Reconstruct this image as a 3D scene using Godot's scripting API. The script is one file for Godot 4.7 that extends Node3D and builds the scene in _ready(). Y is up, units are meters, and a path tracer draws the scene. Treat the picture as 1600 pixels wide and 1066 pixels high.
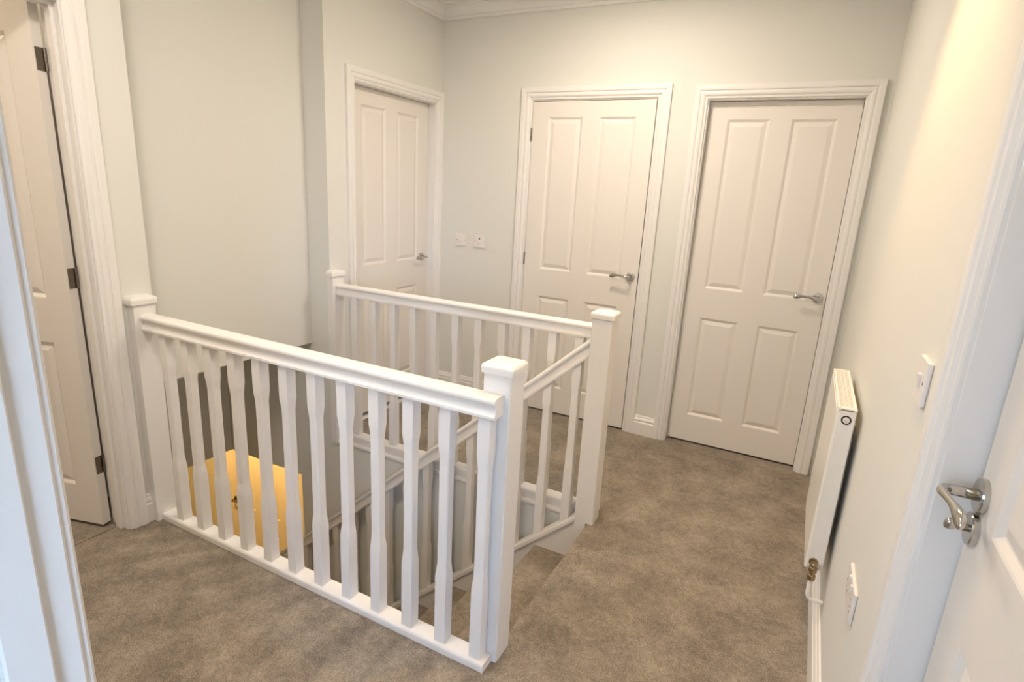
extends Node3D
# A stair landing: carpeted floor, white balustrade round the stairwell, panelled doors.
# y up, metres. Landing floor is y = 0; the near newel post stands at the origin.

const XL := -1.628    # face of the left wall
const XR := 0.9556    # face of the right wall
const ZB := -2.027    # face of the back wall
const ZF := 1.15      # face of the front wall (the doorway the camera looks through)
const YC := 2.6       # landing ceiling
const V0 := 0.03      # front edge of the stairwell
const V1 := -0.965    # back edge of the stairwell
const YL := -0.36     # ceiling of the lower hall
const YF := -2.58     # floor of the lower hall
const SLOPE := 0.896  # pitch of the stairs
const WHITE := "wood"

var M := {}
var taken := {}
var rng := RandomNumberGenerator.new()

# ------------------------------------------------------------------ set-up

func _ready() -> void:
	rng.seed = 7
	camera_and_light()
	make_materials()
	build_shell()
	build_trim()
	build_doors()
	build_stairs()
	build_balustrades()
	build_radiator()
	build_wall_plates()
	build_lamps()

func camera_and_light() -> void:
	var cam := Camera3D.new()
	cam.name = "camera"
	add_child(cam)
	cam.fov = rad_to_deg(2.0 * atan(533.0 / 888.43))
	cam.near = 0.02
	cam.position = Vector3(0.7150, 1.4653, 1.3854)
	cam.rotation = Vector3(-0.2578, 0.4662, 0.0548)
	cam.current = true
	var sky_mat := ProceduralSkyMaterial.new()
	sky_mat.sky_top_color = Color(0.62, 0.76, 0.95)
	sky_mat.sky_horizon_color = Color(0.82, 0.9, 1.0)
	sky_mat.ground_horizon_color = Color(0.62, 0.66, 0.7)
	sky_mat.ground_bottom_color = Color(0.4, 0.43, 0.44)
	var sky := Sky.new()
	sky.sky_material = sky_mat
	var env := Environment.new()
	env.background_mode = Environment.BG_SKY
	env.sky = sky
	env.background_energy_multiplier = 42.0
	env.tonemap_mode = Environment.TONE_MAPPER_LINEAR
	env.tonemap_exposure = 1.0
	env.sdfgi_enabled = true
	env.ssao_enabled = true
	env.ssil_enabled = true
	var we := WorldEnvironment.new()
	we.name = "world_environment"
	we.environment = env
	add_child(we)

# ------------------------------------------------------------------ materials

func plain(key: String, c: Color, rough: float, metal := 0.0) -> StandardMaterial3D:
	var m := StandardMaterial3D.new()
	m.albedo_color = c
	m.roughness = rough
	m.metallic = metal
	M[key] = m
	return m

func make_materials() -> void:
	plain("wall", Color(0.893, 0.888, 0.862), 0.9)
	plain("ceiling", Color(0.94, 0.94, 0.925), 0.9)
	plain("wood", Color(0.93, 0.918, 0.905), 0.38)
	plain("door", Color(0.92, 0.897, 0.868), 0.45)
	plain("enamel", Color(0.95, 0.94, 0.91), 0.3)
	plain("grille", Color(0.91, 0.90, 0.875), 0.5)
	plain("plastic", Color(0.93, 0.91, 0.9), 0.35)
	plain("chrome", Color(0.78, 0.77, 0.75), 0.16, 1.0)
	plain("steel", Color(0.55, 0.52, 0.48), 0.35, 1.0)
	plain("brass", Color(0.64, 0.56, 0.45), 0.26, 1.0)
	plain("dark", Color(0.08, 0.075, 0.07), 0.6)
	plain("concrete", Color(0.6, 0.58, 0.55), 0.9)
	var g := StandardMaterial3D.new()
	g.albedo_color = Color(0.9, 0.95, 1.0, 0.08)
	g.transparency = BaseMaterial3D.TRANSPARENCY_ALPHA
	g.roughness = 0.02
	M["glass"] = g
	var l := StandardMaterial3D.new()
	l.albedo_color = Color(1, 0.95, 0.85)
	l.emission_enabled = true
	l.emission = Color(1.0, 0.82, 0.58)
	l.emission_energy_multiplier = 3.0
	M["lamp"] = l
	# carpet: speckled pile with brushed patches lying this way and that
	var n := 1024
	var img := Image.create(n, n, false, Image.FORMAT_RGB8)
	var rel := Image.create(n, n, false, Image.FORMAT_L8)
	var a := FastNoiseLite.new()
	a.seed = 3
	a.frequency = 0.009
	a.fractal_octaves = 4
	var b := FastNoiseLite.new()
	b.seed = 11
	b.frequency = 0.045
	b.fractal_octaves = 3
	var ia := a.get_seamless_image(n, n)
	var ib := b.get_seamless_image(n, n)
	for y in n:
		for x in n:
			var coarse := ia.get_pixel(x, y).r - 0.5
			var mid := ib.get_pixel(x, y).r - 0.5
			var grain := rng.randf() - 0.5
			var k := 1.0 + 0.24 * coarse + 0.16 * mid + 0.40 * grain
			var t := rng.randf() * 0.035
			img.set_pixel(x, y, Color(clampf(0.535 * k + t, 0, 1), clampf(0.511 * k, 0, 1), clampf(0.468 * k - t * 0.5, 0, 1)))
			rel.set_pixel(x, y, Color(0.5 + 0.5 * grain, 0, 0))
	var c := StandardMaterial3D.new()
	c.albedo_texture = ImageTexture.create_from_image(img)
	c.roughness = 1.0
	c.metallic_specular = 0.1
	c.uv1_triplanar = true
	c.uv1_world_triplanar = true
	c.uv1_scale = Vector3.ONE * (1.0 / 1.9)
	c.rim_enabled = true
	c.rim = 0.25
	M["carpet"] = c

# ------------------------------------------------------------------ naming

func numbered(called: String) -> String:
	if not taken.has(called):
		taken[called] = 0
		return called
	taken[called] += 1
	return "%s_%03d" % [called, taken[called]]

func tag(o: Node, label: String, category: String, group := "", kind := "") -> Node:
	o.set_meta("label", label)
	o.set_meta("category", category)
	if group != "":
		o.set_meta("group", group)
	if kind != "":
		o.set_meta("kind", kind)
	return o

func thing(called: String, at: Vector3, turn: float, label: String, category: String, group := "", kind := "") -> Node3D:
	var o := Node3D.new()
	o.name = numbered(called)
	add_child(o)
	o.position = at
	o.rotation.y = turn
	tag(o, label, category, group, kind)
	return o

func part(called: String, mesh: Mesh, mat: String, parent: Node, label := "") -> MeshInstance3D:
	var o := MeshInstance3D.new()
	o.name = called
	o.mesh = mesh
	o.material_override = M[mat]
	o.cast_shadow = GeometryInstance3D.SHADOW_CASTING_SETTING_ON
	parent.add_child(o, true)
	if label != "":
		o.set_meta("label", label)
	return o

func piece(called: String, parent: Node) -> Node3D:
	var o := Node3D.new()
	o.name = called
	parent.add_child(o, true)
	return o

func structure(called: String, mesh: Mesh, mat: String, label: String, category: String) -> MeshInstance3D:
	var o := part(numbered(called), mesh, mat, self)
	tag(o, label, category, "", "structure")
	return o

# ------------------------------------------------------------------ mesh helpers

func begin(smooth := false) -> SurfaceTool:
	var st := SurfaceTool.new()
	st.begin(Mesh.PRIMITIVE_TRIANGLES)
	st.set_smooth_group(0 if smooth else -1)
	return st

func done(st: SurfaceTool) -> ArrayMesh:
	st.generate_normals()
	return st.commit()

# a flat convex polygon turned to face away from the point "inside"
func face(st: SurfaceTool, p: Array, inside: Vector3) -> void:
	var mid := Vector3.ZERO
	for q in p:
		mid += q
	mid /= p.size()
	var nrm := Vector3.ZERO
	for i in range(1, p.size() - 1):
		nrm += (p[i] - p[0]).cross(p[i + 1] - p[0])
	var flip := nrm.dot(mid - inside) > 0.0      # counter-clockwise seen from outside
	for i in range(1, p.size() - 1):
		st.add_vertex(p[0])
		if flip:
			st.add_vertex(p[i + 1])
			st.add_vertex(p[i])
		else:
			st.add_vertex(p[i])
			st.add_vertex(p[i + 1])

# quad given counter-clockwise as seen from outside
func quad(st: SurfaceTool, a: Vector3, b: Vector3, c: Vector3, d: Vector3) -> void:
	for v in [a, c, b, a, d, c]:
		st.add_vertex(v)

func block(st: SurfaceTool, lo: Vector3, hi: Vector3, bevel := 0.0) -> void:
	var c := (lo + hi) * 0.5
	var h := (hi - lo) * 0.5
	var e := minf(bevel, minf(h.x, minf(h.y, h.z)) * 0.9)
	var pt := func(ax: int, s: Vector3) -> Vector3:
		var q := Vector3(s.x * (h.x - e), s.y * (h.y - e), s.z * (h.z - e))
		q[ax] = s[ax] * h[ax]
		return c + q
	for ax in 3:
		var u := (ax + 1) % 3
		var v := (ax + 2) % 3
		for s in [-1.0, 1.0]:
			var ring := []
			for k in [[-1.0, -1.0], [1.0, -1.0], [1.0, 1.0], [-1.0, 1.0]]:
				var sg := Vector3.ZERO
				sg[ax] = s
				sg[u] = k[0]
				sg[v] = k[1]
				ring.append(pt.call(ax, sg))
			face(st, ring, c)
	if e <= 0.0:
		return
	for ax in 3:      # edges along axis ax
		var u := (ax + 1) % 3
		var v := (ax + 2) % 3
		for k in [[-1.0, -1.0], [1.0, -1.0], [1.0, 1.0], [-1.0, 1.0]]:
			var s1 := Vector3.ZERO
			s1[u] = k[0]
			s1[v] = k[1]
			s1[ax] = -1.0
			var s2 := s1
			s2[ax] = 1.0
			face(st, [pt.call(u, s1), pt.call(v, s1), pt.call(v, s2), pt.call(u, s2)], c)
	for i in 8:
		var s := Vector3(1.0 if i & 1 else -1.0, 1.0 if i & 2 else -1.0, 1.0 if i & 4 else -1.0)
		face(st, [pt.call(0, s), pt.call(1, s), pt.call(2, s)], c)

func box(lo: Vector3, hi: Vector3, bevel := 0.0) -> ArrayMesh:
	var st := begin()
	block(st, lo, hi, bevel)
	return done(st)

func boxes(list: Array, bevel := 0.0) -> ArrayMesh:
	var st := begin()
	for b in list:
		block(st, Vector3(b[0], b[2], b[4]), Vector3(b[1], b[3], b[5]), bevel)
	return done(st)

# rings of points joined one to the next; the first and last are closed
func loft(st: SurfaceTool, rings: Array, cap_first := true, cap_last := true) -> void:
	for i in rings.size() - 1:
		var a: Array = rings[i]
		var b: Array = rings[i + 1]
		var mid := Vector3.ZERO
		for q in a:
			mid += q
		for q in b:
			mid += q
		mid /= a.size() + b.size()
		for k in a.size():
			var j := (k + 1) % a.size()
			if a[k].distance_squared_to(b[k]) + a[j].distance_squared_to(b[j]) < 1e-12:
				continue
			face(st, [a[k], a[j], b[j], b[k]], mid)
	var m0 := Vector3.ZERO
	var m1 := Vector3.ZERO
	for q in rings[0]:
		m0 += q
	for q in rings[-1]:
		m1 += q
	m0 /= rings[0].size()
	m1 /= rings[-1].size()
	var d := (m1 - m0)
	if cap_first:
		fan(st, rings[0], m0, -d)
	if cap_last:
		fan(st, rings[-1], m1, d)

func fan(st: SurfaceTool, ring: Array, mid: Vector3, out: Vector3) -> void:
	for k in ring.size():
		face(st, [mid, ring[k], ring[(k + 1) % ring.size()]], mid - out)

# a closed outline (u, v) carried from p0 to p1; u runs along u0 at p0 and u1 at p1 (mitres), v along up
func moulding(st: SurfaceTool, outline: Array, p0: Vector3, p1: Vector3, u0: Vector3, u1: Vector3, up0: Vector3, up1: Vector3) -> void:
	var n := outline.size()
	var turn := 0.0
	for k in n:
		var q: Vector2 = outline[k]
		var w: Vector2 = outline[(k + 1) % n]
		turn += q.x * w.y - w.x * q.y
	var hand := u0.cross(up0).dot(p1 - p0) * turn
	for k in n:
		var a: Vector2 = outline[k]
		var b: Vector2 = outline[(k + 1) % n]
		var q := [p0 + u0 * a.x + up0 * a.y, p0 + u0 * b.x + up0 * b.y, p1 + u1 * b.x + up1 * b.y, p1 + u1 * a.x + up1 * a.y]
		if hand < 0.0:
			q.reverse()
		quad(st, q[0], q[1], q[2], q[3])
	var flat := PackedVector2Array(outline)
	var tri := Geometry2D.triangulate_polygon(flat)
	for i in range(0, tri.size(), 3):
		var e0 := []
		var e1 := []
		for k in 3:
			var q: Vector2 = outline[tri[i + k]]
			e0.append(p0 + u0 * q.x + up0 * q.y)
			e1.append(p1 + u1 * q.x + up1 * q.y)
		face(st, e0, p1)
		face(st, e1, p0)

# a turned shape: (radius, height) pairs about the local axis of t
func lathe(st: SurfaceTool, prof: Array, t: Transform3D, segs := 24) -> void:
	for i in prof.size() - 1:
		var p: Vector2 = prof[i]
		var q: Vector2 = prof[i + 1]
		for k in segs:
			var a := TAU * k / segs
			var b := TAU * (k + 1) / segs
			var v := [Vector3(cos(a) * p.x, p.y, sin(a) * p.x), Vector3(cos(b) * p.x, p.y, sin(b) * p.x), Vector3(cos(b) * q.x, q.y, sin(b) * q.x), Vector3(cos(a) * q.x, q.y, sin(a) * q.x)]
			# counter-clockwise from outside when the profile rises
			var w := []
			for z in v:
				w.append(t * z)
			if p.x < 1e-6:
				for z in [w[0], w[2], w[3]]:
					pass
			quad(st, w[0], w[3], w[2], w[1])

# a tube of elliptic section along points; r[i] = (half width across "side", half height)
func tube(st: SurfaceTool, pts: Array, r: Array, up := Vector3.UP, segs := 14, ends := true) -> void:
	var rings := []
	for i in pts.size():
		var d: Vector3 = (pts[mini(i + 1, pts.size() - 1)] - pts[maxi(i - 1, 0)]).normalized()
		var side := d.cross(up).normalized()
		var u := side.cross(d).normalized()
		var ring := []
		for k in segs:
			var a := TAU * k / segs
			ring.append(pts[i] + side * cos(a) * r[i].x + u * sin(a) * r[i].y)
		rings.append(ring)
	for i in rings.size() - 1:
		for k in segs:
			var j := (k + 1) % segs
			quad(st, rings[i][k], rings[i + 1][k], rings[i + 1][j], rings[i][j])
	if ends:
		fan(st, rings[0], pts[0], pts[0] - pts[1])
		fan(st, rings[-1], pts[-1], pts[-1] - pts[-2])

func octagon(y: float, half: float, chamfer: float, cx := 0.0, cz := 0.0) -> Array:
	var c := half - chamfer
	return [Vector3(cx + half, y, cz + c), Vector3(cx + c, y, cz + half), Vector3(cx - c, y, cz + half), Vector3(cx - half, y, cz + c), Vector3(cx - half, y, cz - c), Vector3(cx - c, y, cz - half), Vector3(cx + c, y, cz - half), Vector3(cx + half, y, cz - c)]

func axis_out(at: Vector3, out: Vector3) -> Transform3D:
	# local y points along out
	var y := out.normalized()
	var x := y.cross(Vector3.UP if absf(y.y) < 0.9 else Vector3.RIGHT).normalized()
	return Transform3D(Basis(x, y, x.cross(y)), at)

# ------------------------------------------------------------------ shell

func build_shell() -> void:
	var X0 := -4.8
	var X1 := 2.1
	var Z0 := -2.6
	var Z1 := 4.5
	# carpets
	var st := begin()
	block(st, Vector3(-1.69, -0.02, V0), Vector3(XR, 0.0, ZF + 0.05))
	block(st, Vector3(0.02, -0.02, V1 - 0.005), Vector3(XR, 0.0, V0))
	block(st, Vector3(XL, -0.02, ZB - 0.1), Vector3(XR, 0.0, V1 - 0.005))
	# rolled edge of the carpet over the top stair
	var roll := []
	for k in 9:
		var a := PI * 0.5 + PI * k / 8.0
		roll.append(Vector2(0.025 + 0.018 * cos(a), -0.018 + 0.018 * sin(a)))
	moulding(st, roll, Vector3(0.01, 0, -0.865), Vector3(0.01, 0, V0), Vector3.RIGHT, Vector3.RIGHT, Vector3.UP, Vector3.UP)
	structure("floor", done(st), "carpet", "taupe cut-pile carpet of the landing around the stairwell", "carpet")
	structure("floor_2", box(Vector3(X0, -0.02, 0.12), Vector3(-1.70, -0.003, 2.2)), "carpet", "taupe carpet beyond the open door on the left", "carpet")
	structure("floor_3", box(Vector3(-1.628, -0.02, ZF + 0.05), Vector3(X1, 0.0, Z1)), "carpet", "taupe carpet of the room the camera stands in", "carpet")
	structure("floor_4", box(Vector3(X0, YF - 0.1, Z0), Vector3(X1, YF, 0.13)), "carpet", "carpet of the hall at the foot of the stairs", "carpet")
	# slabs between the floors: they are the ceiling of the lower hall
	structure("ceiling_lower", boxes([
		[X0, X1, YL, -0.02, Z0, V1 - 0.1],
		[X0, -2.68, YL, -0.02, V1 - 0.1, 0.02],
		[X0, X1, YL, -0.02, V0 + 0.1, Z1],
		[0.02, X1, YL, -0.02, V1 - 0.1, V0 + 0.1]]), "ceiling", "white ceiling of the hall below the landing", "ceiling")
	# landing walls
	structure("wall_left", boxes([
		[XL - 0.1, XL, 0.0, YC, ZB - 0.1, -1.981],
		[XL - 0.1, XL, 2.025, YC, -1.981, -1.159],
		[XL - 0.1, XL, 0.0, YC, -1.159, V1],
		[XL - 0.1, XL, 0.0, YC, 0.02, 0.195],
		[XL - 0.1, XL, 2.025, YC, 0.195, 1.026],
		[XL - 0.1, XL, 0.0, YC, 1.026, Z1]]), "wall", "pale cream wall with two doorways on the left", "wall")
	structure("wall_back", boxes([
		[XL, -0.975, 0.0, YC, ZB - 0.1, ZB],
		[-0.975, -0.135, 2.045, YC, ZB - 0.1, ZB],
		[-0.135, 0.083, 0.0, YC, ZB - 0.1, ZB],
		[0.083, 0.874, 2.028, YC, ZB - 0.1, ZB],
		[0.874, XR, 0.0, YC, ZB - 0.1, ZB]]), "wall", "pale cream back wall with two white doors side by side", "wall")
	structure("wall_right", boxes([
		[XR, XR + 0.1, 0.0, YC, ZB - 0.1, 0.325],
		[XR, XR + 0.1, 2.028, YC, 0.325, 0.995],
		[XR, XR + 0.1, 0.0, YC, 0.995, ZF + 0.1]]), "wall", "cream right wall with the radiator, lit by a downlight", "wall")
	structure("wall_front", boxes([
		[XL, 0.1, 0.0, YC, ZF, ZF + 0.1],
		[0.1, 0.91, 2.028, YC, ZF, ZF + 0.1],
		[0.91, X1, 0.0, YC, ZF, ZF + 0.1]]), "wall", "wall with the doorway the landing is seen through", "wall")
	structure("ceiling", box(Vector3(-2.7, YC, Z0), Vector3(X1, YC + 0.1, Z1)), "ceiling", "white plaster ceiling of the landing", "ceiling")
	# stairwell: recess above the stairs, walls down to the lower hall
	structure("wall_recess", boxes([
		[-1.883, -1.783, 0.54, YC, V1, 0.02],
		[-2.58, -1.883, 0.54, 0.62, V1, 0.02]]), "wall", "cream bulkhead wall set back over the stairwell", "wall")
	structure("wall_stairwell_back", boxes([
		[-2.68, XL - 0.1, 0.0, YC, V1 - 0.1, V1],
		[-2.68, XL - 0.1, YL, 0.0, V1 - 0.1, V1],
		[XL - 0.1, XL, YL, 0.0, V1 - 0.1, V1],
		[XL, 0.02, YL, -0.02, V1 - 0.1, V1],
		[-1.92, 0.02, YF, YL, V1 - 0.1, V1]]), "wall", "shaded stairwell wall under the far balustrade", "wall")
	structure("wall_stairwell_left", box(Vector3(-2.68, YL, V1), Vector3(-2.58, 0.62, 0.02)), "wall", "shaded stairwell wall below the bulkhead", "wall")
	structure("wall_stairwell_front", boxes([
		[X0, 0.13, YF, -0.02, V0, V0 + 0.1],
		[X0, XL - 0.1, -0.02, YC, 0.02, 0.12]]), "wall", "stairwell wall under the near balustrade", "wall")
	# lower hall
	structure("wall_hall_back", boxes([
		[X0, -3.885, YF, YL, -1.9, -1.8],
		[-3.885, -3.055, YF + 2.025, YL, -1.9, -1.8],
		[-3.055, -1.82, YF, YL, -1.9, -1.8]]), "wall", "lamplit wall of the lower hall seen through the balusters", "wall")
	structure("wall_hall_right", box(Vector3(-1.92, YF, -1.8), Vector3(-1.82, YL, V1 - 0.1)), "wall", "end wall of the lower hall", "wall")
	# outer walls, closed but for the window of the room behind the camera
	structure("wall_outer_left", box(Vector3(X0 - 0.15, YF - 0.1, Z0), Vector3(X0, YC + 0.1, Z1)), "wall", "outer wall of the house on the left", "wall")
	structure("wall_outer_right", boxes([
		[X1, X1 + 0.15, YF - 0.1, YC + 0.1, Z0, 2.85],
		[X1, X1 + 0.15, YF - 0.1, 0.8, 2.85, 4.35],
		[X1, X1 + 0.15, 2.25, YC + 0.1, 2.85, 4.35],
		[X1, X1 + 0.15, YF - 0.1, YC + 0.1, 4.35, Z1]]), "wall", "outer wall with the window of the room the camera stands in", "wall")
	structure("wall_outer_back", box(Vector3(X0, YF - 0.1, Z0 - 0.15), Vector3(X1, YC + 0.1, Z0)), "wall", "outer wall of the house behind the doors", "wall")
	structure("wall_outer_front", boxes([
		[X0, -1.5, YF - 0.1, YC + 0.1, Z1, Z1 + 0.15],
		[-1.5, -0.8, YF - 0.1, 0.8, Z1, Z1 + 0.15],
		[-1.5, -0.8, 2.25, YC + 0.1, Z1, Z1 + 0.15],
		[-0.8, X1, YF - 0.1, YC + 0.1, Z1, Z1 + 0.15]]), "wall", "outer wall with the smaller window behind the camera", "wall")
	structure("wall_room_divider", box(Vector3(X0, 0.0, 2.2), Vector3(XL - 0.1, YC, 2.3)), "wall", "far wall of the room beyond the open door", "wall")
	structure("ceiling_2", box(Vector3(X0, YC, Z0), Vector3(-2.7, YC + 0.1, Z1)), "ceiling", "white ceiling of the room beyond the open door", "ceiling")
	casement("window_1", Vector3(X1 + 0.07, 0.8, 3.60), PI / 2, 0.75, "wide white framed window of the room the camera stands in")
	casement("window_2", Vector3(-1.15, 0.8, Z1 + 0.07), 0.0, 0.35, "small white framed window behind the camera")

func casement(called: String, at: Vector3, turn: float, h: float, label: String) -> void:
	var w := thing(called, at, turn, label, "window", "", "structure")
	var i := h - 0.06
	part("frame", boxes([[-h, -i, 0, 1.45, -0.03, 0.03], [i, h, 0, 1.45, -0.03, 0.03], [-i, i, 0, 0.06, -0.03, 0.03], [-i, i, 1.39, 1.45, -0.03, 0.03], [-0.03, 0.03, 0.06, 1.39, -0.03, 0.03]]), "wood", w)
	part("pane", box(Vector3(-i, 0.06, -0.004), Vector3(-0.03, 1.39, 0.004)), "glass", w)
	part("pane", box(Vector3(0.03, 0.06, -0.004), Vector3(i, 1.39, 0.004)), "glass", w)

# ------------------------------------------------------------------ trim

const SKIRT := [Vector2(0, 0), Vector2(0.018, 0), Vector2(0.018, 0.078), Vector2(0.0165, 0.084), Vector2(0.0125, 0.088), Vector2(0.0125, 0.093), Vector2(0.015, 0.096), Vector2(0.0145, 0.103), Vector2(0.011, 0.110), Vector2(0.0075, 0.114), Vector2(0.0075, 0.118), Vector2(0.005, 0.125), Vector2(0.0, 0.127)]
const ARCH := [Vector2(0.0000, 0), Vector2(0.0000, 0.006), Vector2(0.0032, 0.009), Vector2(0.0106, 0.0095), Vector2(0.0138, 0.0115), Vector2(0.0191, 0.016), Vector2(0.0276, 0.0175), Vector2(0.0339, 0.0155), Vector2(0.0382, 0.0145), Vector2(0.0413, 0.019), Vector2(0.0477, 0.0205), Vector2(0.0668, 0.0205), Vector2(0.0700, 0.0185), Vector2(0.0700, 0.0)]

func skirting(called: String, a: Vector3, b: Vector3, out: Vector3, label: String) -> void:
	var st := begin()
	moulding(st, SKIRT, a, b, out, out, Vector3.UP, Vector3.UP)
	structure(called, done(st), WHITE, label, "skirting board")

# casing round an opening: local x across, y up, z out of the wall; opening from x0 to x1, y 0 to top
func casing(x0: float, x1: float, top: float, depth: float, at: Vector3, turn: float, label: String, left := true, right := true, stop_z := -0.04) -> Node3D:
	var t := thing("trim", at, turn, label, "door frame", "", "structure")
	var z := Vector3.BACK
	var corner_l := Vector3(x0, top, 0)
	var corner_r := Vector3(x1, top, 0)
	var u := Vector3.LEFT
	var w := Vector3.RIGHT
	var st := begin()
	if left:
		moulding(st, ARCH, Vector3(x0, 0, 0), corner_l, u, u + Vector3.UP, z, z)
		part("architrave", done(st), WHITE, t)
	st = begin()
	moulding(st, ARCH, corner_l, corner_r, Vector3.UP + (u if left else Vector3.ZERO), Vector3.UP + (w if right else Vector3.ZERO), z, z)
	part("architrave", done(st), WHITE, t)
	if right:
		st = begin()
		moulding(st, ARCH, Vector3(x1, 0, 0), corner_r, w, w + Vector3.UP, z, z)
		part("architrave", done(st), WHITE, t)
	# lining: the board that lines the opening, set back a little behind the architrave edge
	var g := 0.006
	part("lining", boxes([[x0 + g - 0.028, x0 + g, 0, top - g + 0.028, -depth, 0.0], [x1 - g, x1 - g + 0.028, 0, top - g + 0.028, -depth, 0.0], [x0 + g, x1 - g, top - g, top - g + 0.028, -depth, 0.0]], 0.001), WHITE, t)
	if stop_z < 0.0:
		var s0 := stop_z - 0.035
		part("door_stop", boxes([[x0 + g, x0 + g + 0.012, 0, top - g - 0.012, s0, stop_z], [x1 - g - 0.012, x1 - g, 0, top - g - 0.012, s0, stop_z], [x0 + g, x1 - g, top - g - 0.012, top - g, s0, stop_z]], 0.001), WHITE, t)
	return t

func build_trim() -> void:
	skirting("baseboard_back", Vector3(XL, 0, ZB), Vector3(-1.02, 0, ZB), Vector3.BACK, "white moulded skirting board below the two small wall plates")
	skirting("baseboard_back", Vector3(-0.098, 0, ZB), Vector3(0.045, 0, ZB), Vector3.BACK, "short white skirting board between the two back doors")
	skirting("baseboard_right", Vector3(XR, 0, 0.255), Vector3(XR, 0, ZB + 0.022), Vector3.LEFT, "white skirting board running below the radiator")
	skirting("baseboard_left", Vector3(XL, 0, -1.032), Vector3(XL, 0, -1.122), Vector3.RIGHT, "stub of white skirting at the far half newel")
	skirting("baseboard_left", Vector3(XL, 0, 0.147), Vector3(XL, 0, 0.1232), Vector3.RIGHT, "stub of white skirting beside the near half newel")
	skirting("baseboard_left", Vector3(XL, 0, ZF), Vector3(XL, 0, 1.076), Vector3.RIGHT, "stub of white skirting past the open door")
	skirting("baseboard_front", Vector3(XL, 0, ZF), Vector3(0.034, 0, ZF), Vector3.FORWARD, "white skirting board at the foot of the front wall")
	# cornice
	var c := [Vector2(0, 0), Vector2(0.012, 0), Vector2(0.017, 0.004), Vector2(0.019, 0.011), Vector2(0.017, 0.018), Vector2(0.0235, 0.020)]
	for k in range(1, 9):
		var a := PI * 0.5 * k / 8.0
		c.append(Vector2(0.0235 + 0.055 * (1.0 - cos(a)), 0.020 + 0.044 * sin(a)))
	c.append_array([Vector2(0.084, 0.064), Vector2(0.084, 0.072), Vector2(0.092, 0.074), Vector2(0.099, 0.079), Vector2(0.102, 0.086), Vector2(0.102, 0.092), Vector2(0, 0.092)])
	var y := YC - 0.092
	var st := begin()
	moulding(st, c, Vector3(XL, y, ZB), Vector3(XR, y, ZB), Vector3(1, 0, 1), Vector3(-1, 0, 1), Vector3.UP, Vector3.UP)
	structure("trim_cornice", done(st), "ceiling", "moulded plaster cornice along the top of the back wall", "cornice")
	st = begin()
	moulding(st, c, Vector3(XL, y, V1), Vector3(XL, y, ZB), Vector3(1, 0, 0), Vector3(1, 0, 1), Vector3.UP, Vector3.UP)
	structure("trim_cornice", done(st), "ceiling", "moulded plaster cornice above the far left door", "cornice")
	st = begin()
	moulding(st, c, Vector3(XR, y, ZB), Vector3(XR, y, ZF), Vector3(-1, 0, 1), Vector3(-1, 0, -1), Vector3.UP, Vector3.UP)
	structure("trim_cornice", done(st), "ceiling", "moulded plaster cornice along the top of the right wall", "cornice")

# ------------------------------------------------------------------ doors

const UP_TOP := 1.892
const PANEL_Y := [[0.170, 0.787], [0.962, 1.892]]

func panel_mesh(w: float, h: float) -> ArrayMesh:
	# moulded panel: an outer slope down to a groove, then a bevel up to a flat field; origin at the lower left, face z = 0
	var st := begin()
	var prof := [Vector2(0, 0), Vector2(0.004, -0.0015), Vector2(0.013, -0.0085), Vector2(0.016, -0.0092), Vector2(0.018, -0.0085), Vector2(0.037, -0.0022), Vector2(0.040, -0.0018)]
	for i in prof.size() - 1:
		var a: Vector2 = prof[i]
		var b: Vector2 = prof[i + 1]
		var o := [Vector3(a.x, a.x, a.y), Vector3(w - a.x, a.x, a.y), Vector3(w - a.x, h - a.x, a.y), Vector3(a.x, h - a.x, a.y)]
		var n := [Vector3(b.x, b.x, b.y), Vector3(w - b.x, b.x, b.y), Vector3(w - b.x, h - b.x, b.y), Vector3(b.x, h - b.x, b.y)]
		for k in 4:
			quad(st, o[k], o[(k + 1) % 4], n[(k + 1) % 4], n[k])
	var e: Vector2 = prof[-1]
	quad(st, Vector3(e.x, e.x, e.y), Vector3(w - e.x, e.x, e.y), Vector3(w - e.x, h - e.x, e.y), Vector3(e.x, h - e.x, e.y))
	return done(st)

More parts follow.
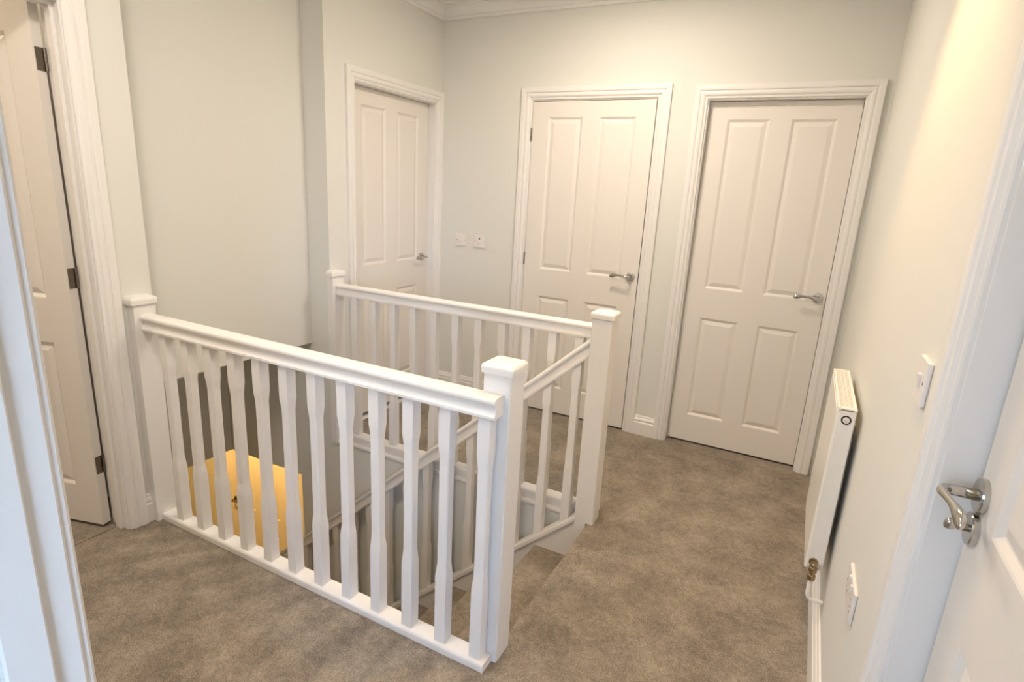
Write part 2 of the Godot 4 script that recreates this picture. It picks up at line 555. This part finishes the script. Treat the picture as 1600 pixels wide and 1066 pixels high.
# leaf with its lower left corner at the origin, front face z = 0, body behind it
func leaf(parent: Node, w: float, h: float, lock_rail := 0.0, mat := "door") -> MeshInstance3D:
	var stile := 0.098 if w < 0.75 else 0.108
	var munt := 0.104
	var pw := (w - 2.0 * stile - munt) * 0.5
	var xs := [0.0, stile, stile + pw, stile + pw + munt, w - stile, w]
	var k := h / 1.981
	var ys := [0.0, PANEL_Y[0][0] * k, PANEL_Y[0][1] * k + lock_rail, PANEL_Y[1][0] * k + lock_rail, PANEL_Y[1][1] * k, h]
	var d := 0.036
	var st := begin()
	for i in 5:
		for j in 5:
			if (i == 1 or i == 3) and (j == 1 or j == 3):
				continue
			quad(st, Vector3(xs[i], ys[j], 0), Vector3(xs[i + 1], ys[j], 0), Vector3(xs[i + 1], ys[j + 1], 0), Vector3(xs[i], ys[j + 1], 0))
			quad(st, Vector3(xs[i + 1], ys[j], -d), Vector3(xs[i], ys[j], -d), Vector3(xs[i], ys[j + 1], -d), Vector3(xs[i + 1], ys[j + 1], -d))
	quad(st, Vector3(0, 0, -d), Vector3(0, 0, 0), Vector3(0, h, 0), Vector3(0, h, -d))
	quad(st, Vector3(w, 0, 0), Vector3(w, 0, -d), Vector3(w, h, -d), Vector3(w, h, 0))
	quad(st, Vector3(0, h, 0), Vector3(w, h, 0), Vector3(w, h, -d), Vector3(0, h, -d))
	quad(st, Vector3(0, 0, -d), Vector3(w, 0, -d), Vector3(w, 0, 0), Vector3(0, 0, 0))
	var l := part("leaf", done(st), mat, parent)
	for i in [1, 3]:
		for j in [1, 3]:
			var pm := panel_mesh(xs[i + 1] - xs[i], ys[j + 1] - ys[j])
			var p := part("panel", pm, mat, l)
			p.position = Vector3(xs[i], ys[j], 0)
			p = part("panel", pm, mat, l)
			p.position = Vector3(xs[i + 1], ys[j], -d)
			p.rotation.y = PI
	return l

# lever on a round rose; dir is the way the lever points along local x
func lever_handle(parent: Node, at: Vector3, dir: float, mat := "chrome") -> Node3D:
	var h := piece("lever_handle", parent)
	h.position = at
	var out := axis_out(Vector3.ZERO, Vector3.BACK)
	var st := begin()
	lathe(st, [Vector2(0.0265, 0), Vector2(0.0265, 0.007), Vector2(0.0255, 0.0095), Vector2(0.022, 0.0105), Vector2(0.012, 0.0108), Vector2(0.0, 0.0108)], out, 28)
	part("rose", done(st), mat, h)
	st = begin(true)
	var pts := []
	var r := []
	for q in [[0.0, 0, 0.009, 0.0088, 0.0088], [0.0, 0, 0.036, 0.0085, 0.0085], [0.001, 0, 0.044, 0.0088, 0.0088], [0.005, 0.0005, 0.050, 0.0088, 0.009], [0.013, 0.001, 0.0535, 0.0078, 0.0086], [0.026, 0.0025, 0.0545, 0.0062, 0.0074], [0.045, 0.0050, 0.0540, 0.0050, 0.0062], [0.064, 0.0062, 0.0525, 0.0046, 0.0060], [0.080, 0.0050, 0.0505, 0.0056, 0.0086], [0.094, 0.0022, 0.0490, 0.0070, 0.0118], [0.104, -0.0003, 0.0485, 0.0070, 0.0124], [0.112, -0.0022, 0.0490, 0.0055, 0.0100], [0.117, -0.0032, 0.0500, 0.0028, 0.0054], [0.119, -0.0036, 0.0505, 0.0006, 0.0010]]:
		pts.append(Vector3(q[0] * dir, q[1], q[2]))
		r.append(Vector2(q[3], q[4]))
	tube(st, pts, r, Vector3(0.001, 1, 0.0007).normalized(), 16)
	part("lever", done(st), mat, h)
	return h

func hinge(parent: Node, at: Vector3, mat := "steel") -> void:
	# a rolled knuckle with its two flaps, axis upright
	var st := begin()
	for k in 5:
		var y0 := -0.038 + 0.0155 * k
		lathe(st, [Vector2(0, y0), Vector2(0.0052, y0 + 0.0005), Vector2(0.0052, y0 + 0.0145), Vector2(0, y0 + 0.015)], Transform3D(Basis.IDENTITY, at), 10)
	part("hinge", done(st), mat, parent, "dull steel butt hinge")

func build_doors() -> void:
	var g := 0.012
	# far left door, in the left wall, shut, set back in its frame
	var a := thing("door_1", Vector3(-1.684, g, -1.189), PI / 2, "white four-panel door in the far left wall, behind the far balustrade", "door", "", "structure")
	leaf(a, 0.762, 1.981)
	lever_handle(a, Vector3(0.700, 0.976, 0), -1.0)
	casing(-0.0085, 0.7705, 2.0015, 0.1, Vector3(XL, 0, -1.189), PI / 2, "white moulded door frame of the far left door, against the corner", true, true, -0.095)
	# back wall, left door: flush, hinged on the left
	var b := thing("door_2", Vector3(-0.9403, g, -2.024), 0.0, "white four-panel door with hinges showing, left of the two back doors", "door", "", "structure")
	var bl := leaf(b, 0.768, 1.994)
	for y in [0.235, 1.029, 1.803]:
		hinge(bl, Vector3(-0.003, y, 0.003))
	part("latch_plate", box(Vector3(0.7683, 0.945, -0.03), Vector3(0.7695, 1.005, -0.004)), "steel", bl)
	lever_handle(b, Vector3(0.723, 0.986, 0), -1.0)
	casing(-0.9503, -0.1623, 2.016, 0.1, Vector3(0, 0, ZB), 0.0, "white moulded door frame of the left back door", true, true, -0.06)
	# back wall, right door: set back in its frame
	var c := thing("door_3", Vector3(0.1143, g, -2.0757), 0.0, "white four-panel door on the right of the back wall, beside the radiator", "door", "", "structure")
	leaf(c, 0.7284, 1.981)
	lever_handle(c, Vector3(0.690, 0.983, 0), -1.0)
	casing(0.1058, 0.8512, 2.0015, 0.1, Vector3(0, 0, ZB), 0.0, "white moulded door frame of the right back door", true, true, -0.09)
	# left door, standing open into the next room
	var d := thing("door_4", Vector3(-1.738, g, 0.227), deg_to_rad(-74.0), "white four-panel door standing open at the left edge", "door", "", "structure")
	# local frame of the leaf: x runs from the free edge to the hinge edge, z is the landing side
	d.transform = d.transform * Transform3D(Basis(Vector3.UP, PI / 2), Vector3(0.038, 0, 0.003 + 0.762))
	var leaf_d := leaf(d, 0.762, 1.981)
	for y in [0.269, 1.045, 1.806]:
		var st := begin()
		block(st, Vector3(0.762, y - 0.038, -0.034), Vector3(0.7635, y + 0.038, -0.004))
		for s in [[-0.024, -0.026], [0.0, -0.012], [0.024, -0.026]]:
			lathe(st, [Vector2(0.0045, 0), Vector2(0.004, 0.0012), Vector2(0.0, 0.0015)], axis_out(Vector3(0.7635, y + s[0], s[1]), Vector3.RIGHT), 10)
		for k in 5:
			var y0 := -0.038 + 0.0155 * k
			lathe(st, [Vector2(0, y0), Vector2(0.0052, y0 + 0.0005), Vector2(0.0052, y0 + 0.0145), Vector2(0, y0 + 0.015)], Transform3D(Basis.IDENTITY, Vector3(0.767, y, -0.036)), 10)
		part("hinge", done(st), "steel", leaf_d, "dull steel butt hinge")
	lever_handle(d, Vector3(0.062, 0.986, 0), 1.0)
	casing(-1.004, -0.217, 2.002, 0.11, Vector3(XL, 0, 0), PI / 2, "white moulded door frame of the open left door", true, true, -0.03)
	# right wall: shut door close to the camera, with a lever and a turn below it
	var e := thing("door_5", Vector3(1.006, g, 0.355), -PI / 2, "white panelled door with chrome lever and thumb turn at right edge", "door", "", "structure")
	leaf(e, 0.61, 1.981, 0.06)
	lever_handle(e, Vector3(0.030, 1.054, 0), 1.0)
	var tt := piece("thumb_turn", e)
	tt.position = Vector3(0.030, 0.999, 0)
	var st2 := begin()
	lathe(st2, [Vector2(0.0255, 0), Vector2(0.0255, 0.008), Vector2(0.024, 0.010), Vector2(0.0, 0.0105)], axis_out(Vector3.ZERO, Vector3.BACK), 28)
	part("rose", done(st2), "chrome", tt)
	st2 = begin(true)
	tube(st2, [Vector3(0, 0, 0.009), Vector3(0, 0, 0.022), Vector3(0, 0, 0.026), Vector3(0, 0, 0.032), Vector3(0, 0, 0.037), Vector3(0, 0, 0.039)], [Vector2(0.006, 0.006), Vector2(0.006, 0.006), Vector2(0.0065, 0.0095), Vector2(0.0065, 0.011), Vector2(0.005, 0.009), Vector2(0.001, 0.002)], Vector3(0.3, 1, 0).normalized(), 14)
	part("turn", done(st2), "chrome", tt)
	casing(-0.0115, 0.6185, 2.0015, 0.1, Vector3(XR, 0, 0.355), -PI / 2, "white door frame on the right wall near the camera", true, true, -0.09)
	# doorway the camera looks through: only its lining and stop reach the picture
	doorway_frame()
	# lower hall
	var f := thing("door_6", Vector3(-3.851, YF + g, -1.83), 0.0, "lamplit yellow door of the lower hall, seen through the balusters", "door", "", "structure")
	var fl := leaf(f, 0.762, 1.981)
	for y in [0.235, 1.07, 1.75]:
		hinge(fl, Vector3(0.766, y, 0.003))
	lever_handle(f, Vector3(0.059, 1.02, 0), 1.0, "brass")
	casing(-3.86, -3.08, YF + 2.002 - YF, 0.1, Vector3(0, YF, -1.8), 0.0, "white frame of the lower hall door", true, true, -0.07)

func doorway_frame() -> Node3D:
	var t := thing("trim", Vector3(0, 0, ZF), 0.0, "white door jamb with a stop bead in the left foreground", "door frame", "", "structure")
	var x0 := 0.130
	var x1 := 0.880
	var top := 1.998
	part("lining", boxes([[x0 - 0.03, x0, 0, top + 0.03, 0, 0.1], [x1, x1 + 0.03, 0, top + 0.03, 0, 0.1], [x0, x1, top, top + 0.03, 0, 0.1]], 0.003), WHITE, t)
	part("door_stop", boxes([[x0, x0 + 0.012, 0, top - 0.012, 0.030, 0.066], [x1 - 0.012, x1, 0, top - 0.012, 0.030, 0.066], [x0, x1, top - 0.012, top, 0.030, 0.066]], 0.002), WHITE, t)
	for s in [0, 1]:
		var z := 0.0 if s == 0 else 0.1
		var out := Vector3.FORWARD if s == 0 else Vector3.BACK
		var a := Vector3(x0 - 0.006, 0, z)
		var b := Vector3(x0 - 0.006, top + 0.006, z)
		var c := Vector3(x1 + 0.006, top + 0.006, z)
		var d := Vector3(x1 + 0.006, 0, z)
		var st := begin()
		moulding(st, ARCH, a, b, Vector3.LEFT, Vector3(-1, 1, 0), out, out)
		part("architrave", done(st), WHITE, t)
		st = begin()
		moulding(st, ARCH, b, c, Vector3(-1, 1, 0), Vector3(1, 1, 0), out, out)
		part("architrave", done(st), WHITE, t)
		st = begin()
		moulding(st, ARCH, d, c, Vector3.RIGHT, Vector3(1, 1, 0), out, out)
		part("architrave", done(st), WHITE, t)
	return t

# ------------------------------------------------------------------ stairs

func build_stairs() -> void:
	var t := thing("staircase", Vector3(0, 0, 0), 0.0, "carpeted staircase going down to the left inside the stairwell", "staircase")
	var z0 := -0.8865
	var z1 := V0 - 0.001
	var R := 0.215
	var G := 0.24
	var outline := []
	# section of one step: nosing at x = 0, tread at y = 0, back of the tread at x = G + 0.03
	outline.append(Vector2(G + 0.028, 0))
	for k in 9:
		var a := PI * 0.5 + PI * k / 8.0
		outline.append(Vector2(0.018 + 0.018 * cos(a), -0.018 + 0.018 * sin(a)))
	outline.append_array([Vector2(0.026, -0.038), Vector2(0.028, -R + 0.001), Vector2(G + 0.028, -R + 0.001)])
	var st := begin()
	moulding(st, outline, Vector3(0, 0, z0), Vector3(0, 0, z1), Vector3.RIGHT, Vector3.RIGHT, Vector3.UP, Vector3.UP)
	var m := done(st)
	for k in range(1, 12):
		var o := part("step", m, "carpet", t)
		o.position = Vector3(-0.01 - G * k, -R * k, 0)
	# riser of the landing itself
	part("top_riser", box(Vector3(0.0125, -R + 0.001, -0.8635), Vector3(0.0185, -0.038, z1)), "carpet", t)
	# string board on the far side
	var x_hi := -0.046
	var x_lo := -2.56
	st = begin()
	var zz := [-0.933, -0.887]
	var poly := []
	for z in zz:
		poly.append([Vector3(x_hi, -0.0145, z), Vector3(x_hi, -0.32, z), Vector3(x_lo, -0.32 + SLOPE * (x_lo - x_hi), z), Vector3(x_lo, -0.0145 + SLOPE * (x_lo - x_hi), z)])
	loft(st, poly)
	part("string", done(st), WHITE, t)

# ------------------------------------------------------------------ balustrades

func rail_outline() -> Array:
	var half := [Vector2(0.0295, 0), Vector2(0.0305, 0.0015), Vector2(0.0305, 0.009), Vector2(0.0275, 0.0115), Vector2(0.0245, 0.0155), Vector2(0.0228, 0.021), Vector2(0.0222, 0.027), Vector2(0.0226, 0.033), Vector2(0.024, 0.038), Vector2(0.0265, 0.042), Vector2(0.029, 0.044), Vector2(0.0312, 0.046), Vector2(0.0318, 0.05), Vector2(0.031, 0.0545), Vector2(0.0285, 0.058), Vector2(0.023, 0.0605), Vector2(0.014, 0.062), Vector2(0.005, 0.0625)]
	var out := []
	for p in half:
		out.append(p)
	half.reverse()
	for p in half:
		out.append(Vector2(-p.x, p.y))
	return out

func newel_mesh(half: float, below: float) -> ArrayMesh:
	var st := begin()
	var e := 0.003
	loft(st, [octagon(0.0, half, e), octagon(0.964, half, e)])
	if below > 0.0:
		block(st, Vector3(-half + 0.001, -below, -half + 0.001), Vector3(0.0115, 0.001, half - 0.001))
	return done(st)

func cap_mesh(hx: float, hz: float, flat_x := false) -> ArrayMesh:
	# pillow cap; flat_x leaves the side at x = 0 flat (half newel on a wall)
	var st := begin()
	var rings := []
	for q in [[0.0, 0.004], [0.002, 0.0], [0.018, 0.0], [0.0225, 0.0012], [0.0265, 0.0045], [0.0295, 0.0095], [0.0315, 0.016], [0.0335, 0.030]]:
		var ax: float = hx - q[1]
		var az: float = hz - q[1]
		var r := 0.005
		var lo: float = -ax
		var ring := []
		if flat_x:
			lo = -hx
			ring = [Vector3(ax, q[0], az - r), Vector3(ax - r, q[0], az), Vector3(lo, q[0], az), Vector3(lo, q[0], -az), Vector3(ax - r, q[0], -az), Vector3(ax, q[0], -az + r)]
		else:
			ring = [Vector3(ax, q[0], az - r), Vector3(ax - r, q[0], az), Vector3(-ax + r, q[0], az), Vector3(-ax, q[0], az - r), Vector3(-ax, q[0], -az + r), Vector3(-ax + r, q[0], -az), Vector3(ax - r, q[0], -az), Vector3(ax, q[0], -az + r)]
		rings.append(ring)
	loft(st, rings)
	return done(st)

func baluster_mesh(y0: float, y1: float, lo: float, hi: float, slant := 0.0) -> ArrayMesh:
	# square ends, stop-chamfered slimmer middle
	var s := 0.0205
	var w := 0.0172
	var st := begin()
	var rings := [octagon(y0, s, 0.0012), octagon(lo - 0.03, s, 0.0012), octagon(lo - 0.014, s - 0.0004, 0.0040), octagon(lo + 0.006, w + 0.0010, 0.0034), octagon(lo + 0.018, w, 0.0032),
		octagon(hi - 0.018, w, 0.0032), octagon(hi - 0.006, w + 0.0010, 0.0034), octagon(hi + 0.014, s - 0.0004, 0.0040), octagon(hi + 0.03, s, 0.0012), octagon(y1, s, 0.0012)]
	for r in [rings[0], rings[-1]]:
		for k in r.size():
			r[k].y += slant * r[k].x
	loft(st, rings)
	return done(st)

func level_balustrade(z_rail: float, z_newel: float, z_half: float, below: float, label: String, flip: float) -> Node3D:
	var t := thing("balustrade", Vector3(0, 0, 0), 0.0, label, "balustrade")
	var nw := part("newel_post", newel_mesh(0.0445, below), WHITE, t)
	nw.position = Vector3(0, 0, z_newel)
	var c := part("newel_cap", cap_mesh(0.0525, 0.0525), WHITE, nw)
	c.position = Vector3(0, 0.964, 0)
	# half newel on the wall
	var hn := part("half_newel", box(Vector3(XL, -0.05 if flip < 0.0 else 0.0, z_half - 0.044), Vector3(XL + 0.045, 0.953, z_half + 0.044), 0.002), WHITE, t)
	c = part("newel_cap", cap_mesh(0.0265, 0.0525, true), WHITE, hn)
	c.position = Vector3(XL + 0.0265, 0.953, z_half)
	var st := begin()
	moulding(st, rail_outline(), Vector3(XL + 0.045, 0.850, z_rail), Vector3(0.027, 0.850, z_rail), Vector3.BACK, Vector3.BACK, Vector3.UP, Vector3.UP)
	part("handrail", done(st), WHITE, t)
	var base := [Vector2(-0.0315, 0), Vector2(0.0315, 0), Vector2(0.0325, 0.002), Vector2(0.0325, 0.022), Vector2(0.030, 0.027), Vector2(0.026, 0.030), Vector2(-0.026, 0.030), Vector2(-0.030, 0.027), Vector2(-0.0325, 0.022), Vector2(-0.0325, 0.002)]
	st = begin()
	moulding(st, base, Vector3(XL + 0.045, 0.0, z_rail), Vector3(0.028, 0.0, z_rail), Vector3.BACK, Vector3.BACK, Vector3.UP, Vector3.UP)
	part("base_rail", done(st), WHITE, t)
	var bm := baluster_mesh(0.029, 0.852, 0.303, 0.697)
	for k in 12:
		var o := part("baluster", bm, WHITE, t)
		o.position = Vector3((-0.010 if flip > 0.0 else 0.002) - 0.1333 * k, 0, z_rail)
	return t

func build_balustrades() -> void:
	level_balustrade(0.0705, 0.0, 0.079, 0.0, "near white balustrade with twelve balusters in the foreground", 1.0)
	var f := level_balustrade(-0.991, -0.9101, -0.985, 0.20, "far white balustrade in front of the back doors", -1.0)
	# nosing and apron trim below the far base rail, facing the stairwell
	var st := begin()
	var ap := [Vector2(0, -0.052), Vector2(0.008, -0.050), Vector2(0.013, -0.044), Vector2(0.015, -0.036), Vector2(0.013, -0.028), Vector2(0.008, -0.023), Vector2(0.004, -0.021), Vector2(0.004, -0.001), Vector2(0, -0.001)]
	moulding(st, ap, Vector3(XL + 0.001, 0, V1), Vector3(-0.046, 0, V1), Vector3.BACK, Vector3.BACK, Vector3.UP, Vector3.UP)
	part("apron", done(st), WHITE, f)
	# raking balustrade down the far side of the stairs
	var t := thing("stair_balustrade", Vector3(0, 0, 0), 0.0, "sloping white handrail and balusters following the stairs down", "balustrade")
	var x0 := -0.0455
	var x1 := -2.70
	var zr := -0.9095
	var dy := SLOPE * (x1 - x0)
	var k := sqrt(1.0 + SLOPE * SLOPE)
	st = begin()
	moulding(st, rail_outline(), Vector3(x0, 0.790, zr), Vector3(x1, 0.790 + dy, zr), Vector3.BACK, Vector3.BACK, Vector3.UP * k, Vector3.UP * k)
	part("handrail", done(st), WHITE, t)
	var capping := [Vector2(-0.0335, 0), Vector2(0.0335, 0), Vector2(0.0345, 0.002), Vector2(0.0345, 0.014), Vector2(0.0335, 0.0195), Vector2(0.030, 0.022), Vector2(-0.030, 0.022), Vector2(-0.0335, 0.0195), Vector2(-0.0345, 0.014), Vector2(-0.0345, 0.002)]
	st = begin()
	moulding(st, capping, Vector3(x0, -0.0135, zr), Vector3(x1, -0.0135 + dy, zr), Vector3.BACK, Vector3.BACK, Vector3.UP * k, Vector3.UP * k)
	part("base_rail", done(st), WHITE, t)
	var bm := baluster_mesh(0.003, 0.800, 0.31, 0.675, SLOPE)
	for i in 19:
		var x := -0.104 - 0.1333 * i
		var o := part("baluster", bm, WHITE, t)
		o.position = Vector3(x, SLOPE * (x - x0), zr)
	var nw := part("newel_post", newel_mesh(0.0445, 0.0), WHITE, t)
	nw.position = Vector3(x1 - 0.0445, YF, zr)
	var c := part("newel_cap", cap_mesh(0.0525, 0.0525), WHITE, nw)
	c.position = Vector3(0, 0.964, 0)

# ------------------------------------------------------------------ radiator

func build_radiator() -> void:
	var x0 := 0.880
	var x1 := 0.934
	var z0 := -1.10
	var z1 := -0.60
	var y0 := 0.27
	var y1 := 0.862
	var t := thing("radiator", Vector3(0, 0, 0), 0.0, "white panel radiator on the right wall", "radiator")
	part("front_panel", box(Vector3(x0, y0, z0), Vector3(x0 + 0.014, y1 - 0.012, z1 - 0.004), 0.005), "enamel", t)
	part("back_panel", box(Vector3(x1 - 0.012, y0 + 0.01, z0 + 0.01), Vector3(x1, y1 - 0.014, z1 - 0.01), 0.003), "enamel", t)
	var st := begin()
	for i in 12:      # convector fins between the panels
		var z := z0 + 0.03 + i * 0.0385
		block(st, Vector3(x0 + 0.014, y0 + 0.04, z), Vector3(x1 - 0.012, y1 - 0.04, z + 0.002))
	part("convector", done(st), "enamel", t)
	for s in [[z1 - 0.014, z1], [z0, z0 + 0.014]]:
		var sp := part("side_panel", box(Vector3(x0 + 0.004, y0 + 0.006, s[0]), Vector3(x1 + 0.001, y1 - 0.004, s[1]), 0.003), "enamel", t)
	# top: frame with a grille set into it
	part("top_frame", boxes([[x0 + 0.001, x0 + 0.009, y1 - 0.012, y1, z0, z1], [x1 - 0.006, x1 + 0.002, y1 - 0.012, y1, z0, z1], [x0 + 0.009, x1 - 0.006, y1 - 0.012, y1, z1 - 0.012, z1], [x0 + 0.009, x1 - 0.006, y1 - 0.012, y1, z0, z0 + 0.012]], 0.002), "enamel", t)
	st = begin()
	var n := 34
	for i in n:
		var z := z0 + 0.0135 + i * (z1 - z0 - 0.027) / n
		block(st, Vector3(x0 + 0.009, y1 - 0.011, z), Vector3(x1 - 0.006, y1 - 0.003, z + 0.0085))
	block(st, Vector3(x0 + 0.02, y1 - 0.012, z0 + 0.012), Vector3(x0 + 0.024, y1 - 0.0035, z1 - 0.012))
	block(st, Vector3(x1 - 0.022, y1 - 0.012, z0 + 0.012), Vector3(x1 - 0.018, y1 - 0.0035, z1 - 0.012))
	part("top_grille", done(st), "grille", t)
	# vent plug on the near end
	var v := piece("vent_plug", t)
	v.position = Vector3((x0 + x1) * 0.5 + 0.003, y1 - 0.040, z1)
	var ax := axis_out(Vector3.ZERO, Vector3.BACK)
	st = begin()
	lathe(st, [Vector2(0.0145, -0.001), Vector2(0.0145, 0.0015), Vector2(0.0105, 0.002), Vector2(0.0100, 0.0005), Vector2(0, 0.0005)], ax, 24)
	part("ring", done(st), "dark", v)
	st = begin()
	lathe(st, [Vector2(0.0100, 0.0), Vector2(0.0100, 0.004), Vector2(0.0085, 0.0065), Vector2(0.0035, 0.007), Vector2(0.0033, 0.004), Vector2(0, 0.004)], ax, 24)
	part("plug", done(st), "plastic", v)
	# lockshield valve and tail pipe at the near bottom corner
	var q := piece("valve", t)
	var px := (x0 + x1) * 0.5 - 0.002
	var pz := z1 + 0.026
	st = begin()
	lathe(st, [Vector2(0.0145, 0), Vector2(0.0145, 0.006), Vector2(0.0105, 0.007), Vector2(0.0105, 0.026), Vector2(0, 0.028)], axis_out(Vector3(px, y0 + 0.035, z1 - 0.001), Vector3.BACK), 16)
	lathe(st, [Vector2(0.0, -0.052), Vector2(0.0115, -0.052), Vector2(0.0125, -0.047), Vector2(0.0125, -0.034), Vector2(0.0085, -0.031), Vector2(0.0085, -0.024), Vector2(0.0130, -0.021), Vector2(0.0130, -0.006), Vector2(0.0100, -0.002), Vector2(0.0100, 0.006), Vector2(0.0085, 0.010), Vector2(0, 0.012)], Transform3D(Basis.IDENTITY, Vector3(px, y0 + 0.035, pz)), 16)
	part("body", done(st), "brass", q)
	var pipe := []
	var r := []
	for p in [[px, y0 - 0.016], [px, 0.200], [px + 0.002, 0.190], [px + 0.007, 0.183], [px + 0.015, 0.180], [XR - 0.001, 0.178]]:
		pipe.append(Vector3(p[0], p[1], pz))
		r.append(Vector2(0.0075, 0.0075))
	st = begin(true)
	tube(st, pipe, r, Vector3.BACK, 14)
	part("pipe", done(st), "enamel", q)
	# brackets to the wall
	for z in [z0 + 0.13, z1 - 0.16]:
		part("bracket", box(Vector3(x1, y0 + 0.09, z - 0.015), Vector3(XR - 0.0002, y1 - 0.10, z + 0.015)), "enamel", t)

# ------------------------------------------------------------------ switches and sockets

func plate(t: Node3D, w: float, h: float) -> void:
	part("face_plate", box(Vector3(-w / 2, -h / 2, 0.0002), Vector3(w / 2, h / 2, 0.0092), 0.0022), "plastic", t)

func screw(t: Node3D, x: float, y: float) -> void:
	var st := begin()
	lathe(st, [Vector2(0.0033, 0), Vector2(0.003, 0.0008), Vector2(0, 0.001)], axis_out(Vector3(x, y, 0.0092), Vector3.BACK), 10)
	part("screw", done(st), "steel", t)

func build_wall_plates() -> void:
	var t := thing("light_switch", Vector3(XR, 1.157, 0.098), -PI / 2, "white rocker light switch on the right wall beside the door frame", "switch")
	plate(t, 0.086, 0.086)
	var rk := part("rocker", box(Vector3(-0.0075, -0.014, 0.004), Vector3(0.0075, 0.014, 0.0135), 0.0015), "plastic", t)
	rk.rotation.x = 0.09
	screw(t, -0.030, 0)
	screw(t, 0.030, 0)
	t = thing("double_socket", Vector3(XR, 0.540, -0.106), -PI / 2, "white double power socket low on the right wall", "socket")
	plate(t, 0.146, 0.086)
	for s in [-1.0, 1.0]:
		var r2 := part("switch_rocker", box(Vector3(s * 0.022 - 0.006, 0.012, 0.006), Vector3(s * 0.022 + 0.006, 0.034, 0.0125), 0.0012), "plastic", t)
		r2.rotation.x = 0.0
		for q in [[-0.002, 0.002, 0.004, 0.012], [-0.0145, -0.0075, -0.020, -0.016], [0.0075, 0.0145, -0.020, -0.016]]:
			part("pin_slot", box(Vector3(s * 0.044 + q[0], q[2], 0.0085), Vector3(s * 0.044 + q[1], q[3], 0.0094)), "dark", t)
	screw(t, -0.060, 0)
	screw(t, 0.060, 0)
	for i in 2:
		var x: float = [-1.4415, -1.291][i]
		t = thing("wall_plate", Vector3(x, 1.1185, ZB), 0.0, ["small square white wall plate nearer the corner, with a round centre", "small square white wall plate nearer the door, with a dark dot"][i], "wall plate", "pair of wall plates on the back wall")
		plate(t, 0.086, 0.086)
		var st := begin()
		lathe(st, [Vector2(0.016, 0), Vector2(0.016, 0.003), Vector2(0.013, 0.0045), Vector2(0, 0.0048)], axis_out(Vector3(-0.002, -0.006, 0.0092), Vector3.BACK), 20)
		part("centre", done(st), "plastic", t)
		if i == 1:
			st = begin()
			lathe(st, [Vector2(0.0055, 0), Vector2(0.005, 0.0015), Vector2(0, 0.002)], axis_out(Vector3(0.001, 0.019, 0.0092), Vector3.BACK), 14)
			part("indicator", done(st), "dark", t, "dark round indicator")
		screw(t, -0.030, 0.0)
		screw(t, 0.031, 0.0)

# ------------------------------------------------------------------ lamps

func downlight(at: Vector3, col: Color, energy: float, cone: float, label: String) -> void:
	var t := thing("downlight", at, 0.0, label, "ceiling light", "recessed ceiling downlights")
	var st := begin()
	lathe(st, [Vector2(0.034, -0.002), Vector2(0.036, -0.005), Vector2(0.043, -0.004), Vector2(0.044, 0.0)], Transform3D.IDENTITY, 28)
	part("bezel", done(st), "chrome", t)
	st = begin()
	lathe(st, [Vector2(0, -0.002), Vector2(0.034, -0.002)], Transform3D.IDENTITY, 28)
	part("lens", done(st), "lamp", t)
	var s := SpotLight3D.new()
	s.name = "light"
	s.light_color = col
	s.light_energy = energy
	s.light_size = 0.03
	s.spot_range = 12.0
	s.spot_attenuation = 2.0
	s.spot_angle = cone
	s.spot_angle_attenuation = 0.6
	s.shadow_enabled = true
	s.position = Vector3(0, -0.012, 0)
	s.rotation.x = -PI / 2
	t.add_child(s)

func flush_lamp(at: Vector3, col: Color, energy: float, label: String) -> void:
	var t := thing("ceiling_lamp", at, 0.0, label, "ceiling light")
	var st := begin()
	lathe(st, [Vector2(0.165, -0.022), Vector2(0.172, -0.018), Vector2(0.175, 0.0)], Transform3D.IDENTITY, 40)
	part("rim", done(st), "enamel", t)
	st = begin()
	lathe(st, [Vector2(0, -0.024), Vector2(0.165, -0.022)], Transform3D.IDENTITY, 40)
	part("diffuser", done(st), "lamp", t)
	var s := AreaLight3D.new()
	s.name = "light"
	s.light_color = col
	s.light_energy = energy
	s.area_size = Vector2(0.29, 0.29)
	s.area_range = 12.0
	s.area_attenuation = 2.0
	s.shadow_enabled = true
	s.position = Vector3(0, -0.03, 0)
	s.rotation.x = -PI / 2
	t.add_child(s)

func build_lamps() -> void:
	var warm := Color(1.0, 0.83, 0.57)
	downlight(Vector3(0.62, YC, -0.32), warm, 1.45, 42.0, "downlight by the right wall that throws the bright scallop")
	downlight(Vector3(-3.40, YL, -1.20), Color(1.0, 0.78, 0.44), 2.2, 70.0, "downlight of the lower hall")
	flush_lamp(Vector3(-0.24, YC, -1.12), Color(1.0, 0.94, 0.865), 2.25, "round flush ceiling lamp in front of the back doors")
	flush_lamp(Vector3(-0.62, YC, 0.76), Color(1.0, 0.96, 0.92), 1.9, "round flush ceiling lamp over the near side of the landing")
	flush_lamp(Vector3(-2.60, YC, 1.15), Color(1.0, 0.90, 0.78), 1.7, "round flush ceiling lamp in the room beyond the open door")
